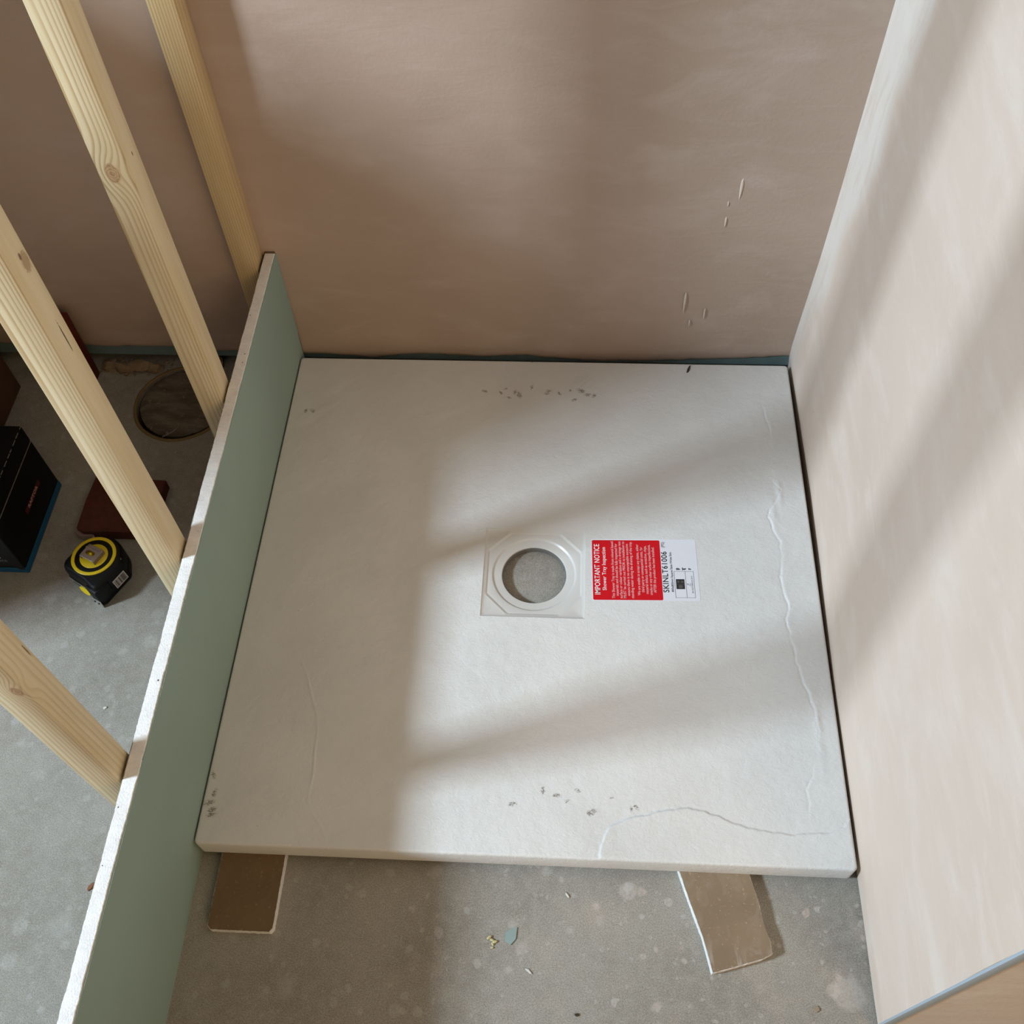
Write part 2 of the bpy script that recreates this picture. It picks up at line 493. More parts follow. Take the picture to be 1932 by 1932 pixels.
wall_right = tag(link('wall_right', box_mesh('wall_right', (WX+0.0045, -0.160, 0.004), (1.3, 0.95, 2.5)), M_PLASTER_BACK),
                 'right wall of pale pink plaster ending at a corner in front', kind='structure')
set_attr(wall_right.data, 'filler', np.zeros(len(wall_right.data.vertices)))
def rag_right(u): return 0.004 + 0.002*fbm(u, u*0, 23, 45, 4)
def und_right(U, Z):
    bow = 0.007*np.clip((0.05 - Z)/0.05, 0, 1) + np.interp(U, [-0.2, 0.25, 0.42], [-0.0042, -0.0042, 0]) + np.interp(U, [0.25, 0.4, 0.55, 0.7, 0.82], [0, -0.001, 0.0008, -0.0005, -0.0025])*np.clip((0.25-Z)/0.2, 0, 1)
    return bow + 0.003*fbm(U, Z, 31, 3.2, 2)*np.clip((Z-0.02)/0.25, 0, 1)
def fill_right(U, Z):
    w = 0.02 + 0.11*np.clip(Z/0.7, 0, 1) + 0.03*fbm(U, Z, 41, 9, 3)
    m = np.clip((U - (WY - w))/0.03 + 0.4, 0, 1) * 0.7
    return m
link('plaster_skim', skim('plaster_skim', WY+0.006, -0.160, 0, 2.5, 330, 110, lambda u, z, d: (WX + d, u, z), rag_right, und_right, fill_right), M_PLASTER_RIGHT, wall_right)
# metal corner bead at the wall's end
bead = NT('corner_bead', 0.4, 0.4); bead.color((0.42, 0.50, 0.57))
tag(link('corner_bead', box_mesh('corner_bead', (WX-0.0050, -0.1632, 0.004), (WX+0.006, -0.1605, 2.5), 0.0006), bead.m, wall_right), 'bluish corner bead')
end_me = box_mesh('plaster_end', (WX-0.0040, -0.1625, 0.004), (1.3, -0.160, 2.5))
set_attr(end_me, 'filler', np.zeros(len(end_me.vertices)))
link('end_face', end_me, M_PLASTER_RIGHT, wall_right)

def slab(name, lo, hi, mat, label):
    me = box_mesh(name, lo, hi); set_attr(me, 'filler', np.zeros(len(me.vertices)))
    return tag(link(name, me, mat), label, kind='structure')
slab('ceiling', (-2.7, -2.7, 2.5), (2.3, 1.0, 2.6), M_CEIL, 'plain ceiling of the room')
slab('wall_front', (-2.7, -2.6, 0.0), (2.3, -2.5, 2.5), M_PLASTER_BACK, 'plastered wall behind the photographer')
slab('wall_side', (2.2, -2.5, 0.0), (2.3, 0.95, 2.5), M_PLASTER_BACK, 'plastered side wall beyond the corner')
# unseen half-height block, added and stepped to shade the tray and floor
bm = bmesh.new(); bm_box(bm, (-0.88, 0.11, 0.0), (-0.78, WY, 0.65)); bm_box(bm, (-0.88, 0.05, 0.65), (-0.78, WY, 1.08))
pme = bm_done(bm, 'left_shade_block'); set_attr(pme, 'filler', np.zeros(len(pme.vertices)))
tag(link('left_shade_block', pme, M_DARK_WALL), 'unseen half-height block added at the left to cast shade', kind='structure')
# window wall with the small high window
wl = bmesh.new()
for lo, hi in (((-2.65, -2.5, 0), (-2.55, 0.95, 1.88)), ((-2.65, -2.5, 2.42), (-2.55, 0.95, 2.5)),
               ((-2.65, -2.5, 1.88), (-2.55, -0.97, 2.42)), ((-2.65, -0.43, 1.88), (-2.55, 0.95, 2.42))):
    bm_box(wl, lo, hi)
wme = bm_done(wl, 'wall_window'); set_attr(wme, 'filler', np.zeros(len(wme.vertices)))
tag(link('wall_window', wme, M_DARK_WALL), 'plastered outer wall with a small high window', kind='structure')

# drips of dried plaster on the back wall
drips = [((1376, 288), 50, 9), ((1349, 382), 26, 4), ((1346, 333), 10, 3), ((1284, 545), 60, 6), ((1324, 578), 26, 4), ((1298, 597), 18, 4)]
def ray(px, py):
    d = RT*((px-966)/1903.26) + DN*((py-966)/1903.26) + FW
    return M.translation.copy(), d
DRIP = [(0.566 + 0.0, 0.0)]
def drip(x, z, L, w):
    pts = []
    n = 14
    for i in range(n):
        a = 2*math.pi*i/n
        y_ = math.sin(a); wv = w*math.cos(a)*(0.35 + 0.65*max(0, (y_+1)/2))
        pts.append((x + wv, z + L*0.5*y_))
    cxz = (x, z + L*0.1)
    V = [(p[0], WY - 0.0002, p[1]) for p in pts] + [((p[0]-x)*0.5+x, WY - 0.0016, (p[1]-cxz[1])*0.6+cxz[1]) for p in pts]
    F = [(i, (i+1) % n, n+(i+1) % n, n+i) for i in range(n)] + [tuple(range(2*n-1, n-1, -1))]
    me = make_mesh('plaster_drip', V, F, 60)
    bm = bmesh.new(); bm.from_mesh(me); bmesh.ops.recalc_face_normals(bm, faces=list(bm.faces)); bm.to_mesh(me); bm.free()
    return me
M_DRIP = plain('dried_plaster_drip', (0.66, 0.55, 0.46), 0.8, var=0.05)
for x, z, L, w in ((0.675, 0.375, 0.040, 0.0030), (0.662, 0.318, 0.020, 0.0018), (0.661, 0.350, 0.010, 0.0014), (0.622, 0.160, 0.046, 0.0026), (0.655, 0.138, 0.024, 0.0018), (0.634, 0.117, 0.016, 0.0018)):
    link('plaster_drip', drip(x, z, L, w), M_DRIP, wall_back)

# ------------------------------------------------------------------ shower tray
TZ = 0.047; TB = 0.0125
CR = [(0.75, 0.719), (0.758, 0.676), (0.759, 0.65), (0.744, 0.604), (0.748, 0.574), (0.757, 0.56), (0.765, 0.55), (0.757, 0.531), (0.744, 0.514), (0.742, 0.502), (0.747, 0.479), (0.754, 0.461), (0.754, 0.425), (0.748, 0.403), (0.751, 0.382), (0.756, 0.349), (0.75, 0.332), (0.753, 0.3), (0.757, 0.269), (0.759, 0.257), (0.764, 0.238), (0.772, 0.209), (0.775, 0.18), (0.77, 0.144), (0.758, 0.11), (0.75, 0.096), (0.751, 0.076), (0.751, 0.053)]
CB = [(0.493, -0.001), (0.499, 0.027), (0.507, 0.04), (0.527, 0.051), (0.549, 0.056), (0.566, 0.062), (0.605, 0.067), (0.624, 0.064), (0.661, 0.05), (0.699, 0.041), (0.73, 0.04), (0.769, 0.043), (0.79, 0.05), (0.794, 0.056)]
CL = [(0.094, 0.246), (0.104, 0.227), (0.114, 0.2), (0.126, 0.171), (0.13, 0.152), (0.131, 0.12), (0.134, 0.093), (0.132, 0.069), (0.132, 0.058), (0.141, 0.042), (0.154, 0.026), (0.163, 0.011)]
STAIN = [(0.414, 0.735, .007), (0.411, 0.730, .005), (0.386, 0.743, .006), (0.367, 0.726, .008), (0.36, 0.732, .006), (0.431, 0.731, .005), (0.455, 0.718, .006), (0.449, 0.738, .004), (0.466, 0.737, .009), (0.476, 0.729, .007), (0.486, 0.727, .006), (0.311, 0.733, .006), (0.345, 0.739, .004), (0.337, 0.73, .005),
         (0.007, 0.086, .006), (0.013, 0.063, .006), (0.014, 0.042, .007), (0.015, 0.036, .007), (0.008, 0.05, .009), (0.487, 0.059, .006), (0.483, 0.056, .006), (0.442, 0.077, .006), (0.468, 0.084, .005), (0.425, 0.083, .006), (0.455, 0.07, .004), (0.51, 0.076, .003), (0.54, 0.066, .005), (0.534, 0.063, .004), (0.388, 0.064, .006), (0.038, 0.685, .006), (0.027, 0.685, .005), (0.385, 0.80, .004), (0.35, 0.72, .005)]

def seg_dist(X, Y, pl):
    """distance to a polyline and the side (positive to its left)"""
    best = np.full(X.shape, 9.0); side = np.zeros(X.shape)
    for (ax, ay), (bx, by) in zip(pl[:-1], pl[1:]):
        dx, dy = bx-ax, by-ay; L2 = dx*dx+dy*dy
        t = np.clip(((X-ax)*dx+(Y-ay)*dy)/L2, 0, 1)
        ex = X-(ax+t*dx); ey = Y-(ay+t*dy); d = np.hypot(ex, ey)
        s = np.sign(dx*(Y-ay)-dy*(X-ax))
        m = d < best
        best = np.where(m, d, best); side = np.where(m, s, side)
    return best, side

def tray_top(nx=640):
    W = 0.8; n = nx + 1
    g = np.linspace(0, W, n)
    X, Y = np.meshgrid(g, g)          # rows are y
    H = 0.0006*fbm(X, Y, 71, 14, 4) + 0.00035*fbm(X*0.7+Y*0.7, Y-X, 77, 60, 3)
    jx = X + 0.0022*fbm(X, Y, 81, 90, 2); jy = Y + 0.0022*fbm(X, Y, 83, 90, 2)
    d, s = seg_dist(jx, jy, CR)
    brk = np.clip(0.5 + 1.3*fbm(X, Y, 91, 28, 2), 0.05, 1.2)
    H += -0.0009*brk*np.exp(-(d/0.0014)**2) + s*0.0006*brk*np.exp(-d/0.010)*np.tanh(d/0.0007)
    for cx, cy, ry, rx, dep in ((0.762, 0.545, 0.020, 0.004, 0.0020), (0.774, 0.172, 0.040, 0.0045, 0.0016), (0.750, 0.512, 0.018, 0.004, 0.0012)):
        H += 0.7*dep*np.exp(-((X-cx)/rx)**2-((Y-cy)/ry)**2)*(1+0.5*fbm(X, Y, 95, 180, 2))
    d, s = seg_dist(jx, jy, CB)
    H += -s*0.0010*np.exp(-d/0.02)*np.tanh(d/0.0005)
    H += 0.0005*np.exp(-(((X-0.56)/0.025)**2+((Y-0.055)/0.008)**2))*fbm(X, Y, 97, 160, 2)
    d, s = seg_dist(X, Y, CL)
    H += 0.0006*np.exp(-(d/0.0013)**2)*np.clip(0.7+fbm(X, Y, 99, 20, 2), 0.1, 1.2)
    H *= 1 - np.clip((0.66-X)/0.01, 0, 1)*np.clip((X-0.466)/0.01, 0, 1)*np.clip((Y-0.335)/0.01, 0, 1)*np.clip((0.478-Y)/0.01, 0, 1)     # flat under the sticker
    # rounded arris; small plan radius at the corners
    e = np.minimum(np.minimum(X, W-X), np.minimum(Y, W-Y))
    r = 0.003
    H = H*np.clip(e/0.004, 0, 1) - np.where(e < r, r-np.sqrt(np.maximum(r*r-(r-e)**2, 0)), 0)
    # chipped front arris
    H -= 0.0016*np.clip(fbm(X, Y*0, 105, 70, 3)-0.25, 0, 1)*np.clip(1-Y/0.004, 0, 1)
    R = 0.006
    for cx, cy in ((0, 0), (W, 0), (0, W), (W, W)):
        ox = cx + (R if cx == 0 else -R); oy = cy + (R if cy == 0 else -R)
        inq = ((X-ox)*(1 if cx else -1) > 0) & ((Y-oy)*(1 if cy else -1) > 0)
        ax, ay = np.abs(X-ox), np.abs(Y-oy)
        mx = np.maximum(ax, ay); hy = np.hypot(ax, ay) + 1e-9
        k = np.where(inq, mx/hy, 1.0)
        X = np.where(inq, ox+(X-ox)*k, X); Y = np.where(inq, oy+(Y-oy)*k, Y)
    Z = TZ + H
    V = np.stack([X, Y, Z], -1).reshape(-1, 3)
    ii, jj = np.meshgrid(np.arange(nx), np.arange(nx))
    hole = (ii >= 264) & (ii < 380) & (jj >= 260) & (jj < 376)
    a = (jj*n + ii)[~hole]
    F = np.stack([a, a+1, a+n+1, a+n], -1).tolist()
    ring = [i for i in range(n)] + [j*n+nx for j in range(1, n)] + [nx*n+i for i in range(nx-1, -1, -1)] + [j*n for j in range(nx-1, 0, -1)]
    nb = len(V)
    low = V[ring].copy(); low[:, 2] = TB
    V = np.vstack([V, low])
    m = len(ring)
    F += [(ring[(k+1) % m], ring[k], nb+k, nb+(k+1) % m) for k in range(m)]
    me = bpy.data.meshes.new('tray_slab')
    me.from_pydata(V.tolist(), [], F); me.update()
    for p in me.polygons: p.use_smooth = True
    me.set_sharp_from_angle(angle=math.radians(55))
    st = np.zeros(len(V)); XX = V[:, 0]; YY = V[:, 1]
    for sx, sy, sr in STAIN:
        th = (sx*97 + sy*53) % 3.14
        u = (XX-sx)*math.cos(th)+(YY-sy)*math.sin(th); w = -(XX-sx)*math.sin(th)+(YY-sy)*math.cos(th)
        st = np.maximum(st, 0.85*np.exp(-((u/sr)**2+(w/(sr*0.55))**2)))
    set_attr(me, 'stain', st)
    return me
tray = thing('shower_tray', 'square white slate-effect shower tray lying on the floor between board and wall', 'shower tray', (0.4, 0.4, TB))
link('tray_slab', tray_top(), M_TRAY, tray)

def sq_loop(cx, cy, hx, hy, z, N, cut=0.0):
    L = []
    for i in range(N):
        a = 2*math.pi*i/N
        c, s = math.cos(a), math.sin(a)
        k = 1/max(abs(c)/hx, abs(s)/hy)
        if cut > 0:
            k = min(k, (hx+hy-cut)/(abs(c)+abs(s)))
        L.append((cx+k*c, cy+k*s, z))
    return L
def ci_loop(cx, cy, r, z, N): return [(cx+r*math.cos(2*math.pi*i/N), cy+r*math.sin(2*math.pi*i/N), z) for i in range(N)]
def ell_pts(cx, cy, r, n): return [(cx+r*math.cos(2*math.pi*k/n), cy+r*math.sin(2*math.pi*k/n)) for k in range(n)]
DX, DY, N = 0.4025, 0.3975, 240
hx, hy = 0.0725, 0.0725
rec = [sq_loop(DX, DY, hx, hy, TZ, N), sq_loop(DX, DY, hx-0.001, hy-0.001, TZ-0.0008, N), sq_loop(DX, DY, hx-0.0045, hy-0.0045, TZ-0.0020, N),
       sq_loop(DX, DY, hx-0.0048, hy-0.0048, TZ-0.0021, N, 0.031), sq_loop(DX, DY, hx-0.0070, hy-0.0070, TZ-0.0038, N, 0.0315),
       ci_loop(DX, DY, 0.0612, TZ-0.0042, N), ci_loop(DX, DY, 0.0600, TZ-0.0046, N), ci_loop(DX, DY, 0.0575, TZ-0.0066, N), ci_loop(DX, DY, 0.0565, TZ-0.0069, N),
       ci_loop(DX, DY, 0.0478, TZ-0.0069, N), ci_loop(DX, DY, 0.0464, TZ-0.0074, N), ci_loop(DX, DY, 0.0458, TZ-0.0086, N)]
rp = link('drain_recess', loops_mesh('drain_recess', [L[::-1] for L in rec], smooth=20), M_GEL, tray)
tag(rp, 'smooth glossy square recess')
hw = [ci_loop(DX, DY, 0.0458, TZ-0.0086, N), ci_loop(DX, DY, 0.0450, TZ-0.0095, N), ci_loop(DX, DY, 0.0447, TZ-0.0135, N), ci_loop(DX, DY, 0.0452, TZ-0.0138, N), ci_loop(DX, DY, 0.0452, TZ-0.0180, N), ci_loop(DX, DY, 0.0470, TZ-0.0190, N), ci_loop(DX, DY, 0.0470, TB, N)]
link('outlet_hole', loops_mesh('outlet_hole', [L[::-1] for L in hw], smooth=20), M_HOLE, rp)
tag(link('outlet_base', prism_mesh('outlet_base', ell_pts(DX, DY, 0.0468, 96), TZ-0.026, TZ-0.0192), M_FLOOR, rp), 'grey speckled base seen through the outlet')
ub = [sq_loop(0.4, 0.4, 0.397, 0.397, TB+0.0004, N), ci_loop(DX, DY, 0.0470, TB+0.0004, N)]
link('underside', loops_mesh('underside', ub, smooth=20), M_HOLE, tray)

# notice sticker with its print
def text_mesh(name, body, size, bold=0.0, align='CENTER', space=1.0, sx=1.0):
    cu = bpy.data.curves.new(name, 'FONT')
    cu.body = body; cu.size = size; cu.align_x = align; cu.align_y = 'CENTER'
    cu.space_line = space; cu.offset = bold; cu.space_character = 1.0 + (0.05 if bold > 0.00005 else 0.0); cu.resolution_u = 3
    ob = bpy.data.objects.new(name, cu); COL.objects.link(ob)
    bpy.context.view_layer.update()
    dg = bpy.context.evaluated_depsgraph_get()
    me = bpy.data.meshes.new_from_object(ob.evaluated_get(dg))
    bpy.data.objects.remove(ob); bpy.data.curves.remove(cu)
    me.name = name
    me.transform(Matrix.Diagonal((sx, 1, 1, 1)))
    return me
def flat(name, c, rough=0.5):
    t = NT(name, rough, 0.3); t.color(c); return t.m
M_INK_W = flat('white_print', (0.86, 0.84, 0.84))
M_INK_P = flat('pale_print', (0.80, 0.50, 0.50))
M_INK_K = flat('black_print', (0.015, 0.015, 0.018))
M_RED = plain('red_label', (0.62, 0.004, 0.012), 0.45, var=0.03, bump=0.0)
M_LABEL = plain('white_label', (0.74, 0.745, 0.79), 0.45, var=0.02, bump=0.0)
def rounded_rect(x0, y0, x1, y1, r, n=5):
    P = []
    for cx, cy, a0 in ((x1-r, y0+r, -90), (x1-r, y1-r, 0), (x0+r, y1-r, 90), (x0+r, y0+r, 180)):
        for k in range(n+1):
            a = math.radians(a0 + 90*k/n); P.append((cx+r*math.cos(a), cy+r*math.sin(a)))
    return P
# sticker frame: u = reading direction (towards the back wall), v = down the lines (towards +x); a hair askew
LT = Matrix.Translation((0.484, 0.404, TZ + 0.0001)) @ Matrix.Rotation(math.radians(1.4), 4, 'Z')
def lab_mesh(me):            # mesh drawn with x = +x across the sticker, y = towards the back
    me.transform(LT); return me
def lab_text(name, body, size, u, v, width=None, fit=None, **kw):
    me = text_mesh(name, body, size, **kw)
    xs = [q.co.x for q in me.vertices]
    k = width/(max(xs)-min(xs)) if width else (fit or 1.0)
    me.transform(Matrix.Diagonal((k, 1, 1, 1)))
    me.transform(LT @ Matrix.Translation((v, u, 0.00035)) @ Matrix.Rotation(math.radians(90), 4, 'Z'))
    return me
stk = link('notice_sticker', lab_mesh(prism_mesh('notice_sticker', rounded_rect(0.0, -0.0500, 0.150, 0.0515, 0.003), 0, 0.00018)), M_LABEL, tray)
tag(stk, 'red and white printed notice sticker')
tag(link('red_panel', lab_mesh(prism_mesh('red_panel', rounded_rect(0.0012, -0.0490, 0.0985, 0.0495, 0.002), 0.0002, 0.00028)), M_RED, stk), 'red notice panel')
link('heading_print', lab_text('heading_print', 'IMPORTANT NOTICE', 0.0108, 0.001, 0.0082, bold=0.00010, width=0.083), M_INK_W, stk)
link('subheading_print', lab_text('subheading_print', 'Shower Tray Inspection', 0.0078, 0.002, 0.0178, bold=0.00006, width=0.071), M_INK_W, stk)
L1 = ['This Shower Tray is made from mineral based', 'materials and should be fully inspected for', 'surface or colour variation and a drainage test', 'MUST be carried out PRIOR to installation to', 'ensure there is no unacceptable excessive', 'standing water during the draining of the tray.']
L2 = ['We are unable to accept any claims, either', 'third party or consequential costs, for', 'material defects such as scratches, chips,', 'cracks or any other surface imperfections,', 'AFTER the product has been installed.']
bw = text_mesh('measure', L1[2], 0.0055); bxs = [q.co.x for q in bw.vertices]; BODY_FIT = 0.094/(max(bxs)-min(bxs)); bpy.data.meshes.remove(bw)
for k, s in enumerate(L1): link('body_print', lab_text('body_print', s, 0.0055, 0.0005, 0.0300 + 0.0053*k, fit=BODY_FIT, bold=0.00003), M_INK_P, stk)
for k, s in enumerate(L2): link('body_print', lab_text('body_print', s, 0.0055, 0.0005, 0.0658 + 0.0056*k, fit=BODY_FIT*0.96, bold=0.00003), M_INK_P, stk)
link('product_code_print', lab_text('product_code_print', 'SKINLT61006', 0.0115, -0.003, 0.1040, bold=0.00012, width=0.067), M_INK_K, stk)
link('product_line_print', lab_text('product_line_print', '800x800mm Square Slate White Skin', 0.0044, -0.003, 0.1128, bold=0.00005, width=0.065), M_INK_K, stk)
link('initials_print', lab_text('initials_print', '(PS)', 0.0064, 0.0420, 0.1030), M_INK_K, stk)
def strokes(name, rects, z=0.0003):
    bm = bmesh.new()
    for x0, y0, x1, y1 in rects:
        v = [bm.verts.new((a, b, z)) for a, b in ((x0, y0), (x1, y0), (x1, y1), (x0, y1))]; bm.faces.new(v)
    me = bpy.data.meshes.new(name); bm.to_mesh(me); bm.free()
    return lab_mesh(me)
def frame(x0, y0, x1, y1, w): return [(x0, y0, x1, y0+w), (x0, y1-w, x1, y1), (x0, y0, x0+w, y1), (x1-w, y0, x1, y1)]
link('table_print', strokes('table_print', frame(0.1160, -0.0450, 0.1435, -0.0020, 0.0004) + [(0.1316, -0.0450, 0.1320, -0.0020)]), M_INK_K, stk)
M_PICTO = flat('dark_pictogram', (0.02, 0.021, 0.018))
M_PICTO2 = flat('grey_pictogram', (0.085, 0.085, 0.075))
link('pictogram_print', strokes('pictogram_print', [(0.1180, -0.0310, 0.1298, -0.0150)]), M_PICTO, stk)
def ell(cx, cy, rx, ry, n=16): return [(cx+rx*math.cos(2*math.pi*k/n), cy+ry*math.sin(2*math.pi*k/n)) for k in range(n)]
link('pictogram_print', lab_mesh(prism_mesh('pictogram_print', ell(0.1240, -0.0270, 0.0034, 0.0027), 0.00031, 0.00036)), M_PICTO2, stk)
link('pictogram_print', strokes('pictogram_print', [(0.1186, -0.0236, 0.1292, -0.0229), (0.1196, -0.0211, 0.1228, -0.0171), (0.1246, -0.0208, 0.1284, -0.0176)], 0.00033), M_PICTO2, stk)
link('table_text_print', lab_text('table_text_print', 'EN14527:2006+A1:2010', 0.0028, -0.0235, 0.1405), M_INK_K, stk)
link('table_text_print', lab_text('table_text_print', '18', 0.0030, -0.0235, 0.1343), M_INK_K, stk)
link('table_text_print', lab_text('table_text_print', 'CL1', 0.0030, -0.0235, 0.1374), M_INK_K, stk)
r2 = random.Random(3)
dash = []
for x0, n in ((0.1196, 3), (0.1279, 3), (0.1369, 2)):
    for k in range(n):
        dash.append((x0+0.002*k, -0.0004+r2.uniform(0, .001), x0+0.002*k+0.0012, 0.0030+r2.uniform(-.001, .0015)))
    dash.append((x0, 0.0012, x0+0.002*(n-1)+0.001, 0.0022))
link('small_marks_print', strokes('small_marks_print', dash), M_INK_K, stk)

# dark splinter lying at the tray's back edge
def chip_mesh(name, pts, z0, h, jit=0.0):
    return prism_mesh(name, pts, z0, z0+h, 0)
def flake(name, cx, cy, z, L, w, h, ang, mat, label, cat, seed=1, n=7):
    r = random.Random(seed); P = []
    for k in range(n):
        a = 2*math.pi*k/n; q = r.uniform(0.7, 1.1)
        u, v = L*0.5*math.cos(a)*q, w*0.5*math.sin(a)*q
        P.append((cx+u*math.cos(ang)-v*math.sin(ang), cy+u*math.sin(ang)+v*math.cos(ang)))
    o = link(name, prism_mesh(name, P, z, z+h, h*0.3, 1), mat)
    set_origin(o, (cx, cy, z))
    return tag(o, label, cat)
M_DARK = plain('dark_debris', (0.05, 0.035, 0.025), 0.8, var=0.3)
flake('splinter', 0.640, 0.788, TZ-0.0006, 0.018, 0.004, 0.0022, 1.2, M_DARK, 'dark brown splinter on the back edge of the white tray', 'splinter', 5)

# ------------------------------------------------------------------ low plasterboard upstand beside the tray
def board():
    b = thing('board_upstand', 'long low strip of grey-green plasterboard standing on edge beside the tray', 'plasterboard', (-0.006, 0.15, 0.0))
    y0, y1, n = -0.56, WY-0.001, 560
    zt = 0.254
    xin = lambda z: -0.0018 + 0.0018*z/zt          # leans a little towards the tray
    r = np.random.RandomState(5)
    ys = np.linspace(y0, y1, n)
    jz = 0.00012*r.randn(n) + 0.0005*fbm(ys, ys*0, 51, 30, 3)
    ji = np.clip(0.00013*r.randn(n) + 0.0007*fbm(ys, ys*0, 53, 45, 3), -0.0012, 0.0008)
    jo = np.clip(0.00015*r.randn(n) + 0.0009*fbm(ys, ys*0, 57, 40, 3), -0.0012, 0.0012)
    loops = []
    for k in range(n):
        y = ys[k]; z = zt + jz[k]
        loops.append([(xin(0)-0.0010, y, 0.0), (xin(zt)-0.0012+ji[k], y, z-0.001), (xin(zt)-0.0020+ji[k], y, z), (xin(zt)-0.0080, y, z+0.0003), (xin(zt)-0.0158+jo[k], y, z), (xin(zt)-0.0165+jo[k], y, z-0.001), (xin(0)-0.0160, y, 0.0)])
    link('gypsum_core', loops_mesh('gypsum_core', [L[::-1] for L in loops], True, True, smooth=40), M_GYPSUM, b)
    def paper(name, xo, sgn, jit, mat, lab):
        lp = []
        for k in range(n):
            y = ys[k]; z = zt - 0.0014 + jz[k] + 0.5*jit[k]
            a = xin(0)+xo; c = xin(zt)+xo
            lp.append([(a, y, 0.0), (c, y, z), (c-sgn*0.0010, y, z+0.0003), (a-sgn*0.0010, y, 0.0)])
        return tag(link(name, loops_mesh(name, lp if sgn < 0 else [L[::-1] for L in lp], True, True, smooth=40), mat, b), lab)
    paper('face_paper', 0.0, 1, ji, M_GREEN, 'grey-green paper face')
    paper('back_paper', -0.0172, -1, jo, M_GREYPAPER, 'brown-grey back paper')
    # folded factory edge with its brown paper wrap, against the back wall
    tag(link('edge_wrap', box_mesh('edge_wrap', (-0.0168, WY-0.0035, 0.0), (-0.0012, WY-0.0006, zt+0.0018), 0.0008), plain('brown_edge_paper', (0.13, 0.085, 0.05), 0.8), b), 'brown paper edge wrap')
    return b
board()

# ------------------------------------------------------------------ timber studs
PALE, CREAM, LINE = (0.72, 0.585, 0.36), (0.80, 0.68, 0.455), (0.50, 0.335, 0.16)
def stud(x0, x1, y0, y1, mat, label):
    c = ((x0+x1)/2, (y0+y1)/2, 0.0)
    me = box_mesh('timber_stud', (x0-c[0], y0-c[1], 0.0), (x1-c[0], y1-c[1], 2.498), 0.0016, 2)
    o = link('timber_stud', me, mat)
    o.location = c
    PW[o.name] = Matrix.Translation(c)
    return tag(o, label, 'timber stud', 'upright timber studs of the open partition')
SX1 = -0.0205
stud(-0.0545, SX1, 0.7845, 0.8205, wood_mat('stud_wood_wall', 3.0, 260, 0, 90, (0.60, 0.44, 0.23), (0.66, 0.50, 0.28), (0.44, 0.29, 0.13), wav=0.5, grainx=0.5), 'golden timber stud standing tight against the pink back wall')
stud(-0.0550, SX1, 0.531, 0.568, wood_mat('stud_wood_knot', 1.0, 45, 3200, 14, PALE, CREAM, LINE,
     knots=[(-0.0015, 0.617, 0.0085, 2.6)], marks=[(0.003, 0.626, 0.0012, 0.003, (0.05, 0.03, 0.02), 1.0)], grainx=0.05), 'pale timber stud with a round knot halfway up its front face')
stud(-0.0580, SX1, 0.278, 0.311, wood_mat('stud_wood_slit', 5.0, 40, 3400, 12, PALE, CREAM, LINE,
     marks=[(0.0043, 0.616, 0.0010, 0.022, (0.06, 0.04, 0.02), 0.9), (0.008, 0.703, 0.007, 0.012, (0.34, 0.20, 0.09), 0.65), (0.004, 0.712, 0.002, 0.004, (0.12, 0.06, 0.03), 0.8)], grainx=0.04), 'pale timber stud with a thin dark slit in its side, behind the tape measure')
stud(-0.0580, SX1, 0.0055, 0.0385, wood_mat('stud_wood_front', 8.0, 90, 2600, 170, PALE, CREAM, (0.46, 0.29, 0.13),
     knots=[(0.010, 0.481, 0.0062, 2.6)], marks=[(0.013, 0.503, 0.0010, 0.012, (0.12, 0.06, 0.02), 0.8)], grainx=0.4), 'timber stud with a brown knot, nearest to the camera at the frame edge')

# ------------------------------------------------------------------ plasterboard offcuts under the tray
def offcut(name, pts, mat_top, label, gap=0.0008):
    cx = sum(p[0] for p in pts)/len(pts); cy = sum(p[1] for p in pts)/len(pts)
    o = thing(name, label, 'plasterboard offcut', (cx, cy, 0))
    def dense(P, step, jit, seed):
        r = random.Random(seed); Q = []
        for (ax, ay), (bx, by) in zip(P, P[1:]+P[:1]):
            k = max(1, int(math.hypot(bx-ax, by-ay)/step))
            for i in range(k):
                t = i/k; j = 0 if i == 0 else r.uniform(-jit, jit)
                nx, ny = by-ay, ax-bx; L = math.hypot(nx, ny)
                Q.append((ax+(bx-ax)*t+nx/L*j, ay+(by-ay)*t+ny/L*j))
        return Q
    link('gypsum_core', prism_mesh('gypsum_core', dense(pts, 0.0025, 0.00025, 3), 0.0, 0.0112), M_GYPSUM, o)
    ins = [(cx+(x-cx)*0.985, cy+(y-cy)*0.992) for x, y in pts]
    link('paper_face', prism_mesh('paper_face', dense(ins, 0.0025, 0.0002, 4), 0.0112, 0.0122), mat_top, o)
    return o
offcut('plasterboard_offcut', [(0.027, 0.030), (0.0265, -0.086), (0.031, -0.0905), (0.103, -0.0905), (0.1065, -0.086), (0.1075, 0.030)][::1], M_OFFCUT_A,
       'square-cut brown plasterboard offcut poking out by the grey-green board')
offcut('plasterboard_offcut', [(0.587, 0.030), (0.5935, -0.001), (0.604, -0.034), (0.618, -0.075), (0.627, -0.113), (0.650, -0.1065), (0.686, -0.0955), (0.698, -0.089), (0.6965, -0.075), (0.690, -0.055), (0.687, -0.031), (0.682, -0.014), (0.679, -0.001), (0.675, 0.030)], M_OFFCUT_B,
       'scuffed curved-edge plasterboard offcut poking out near the right wall')

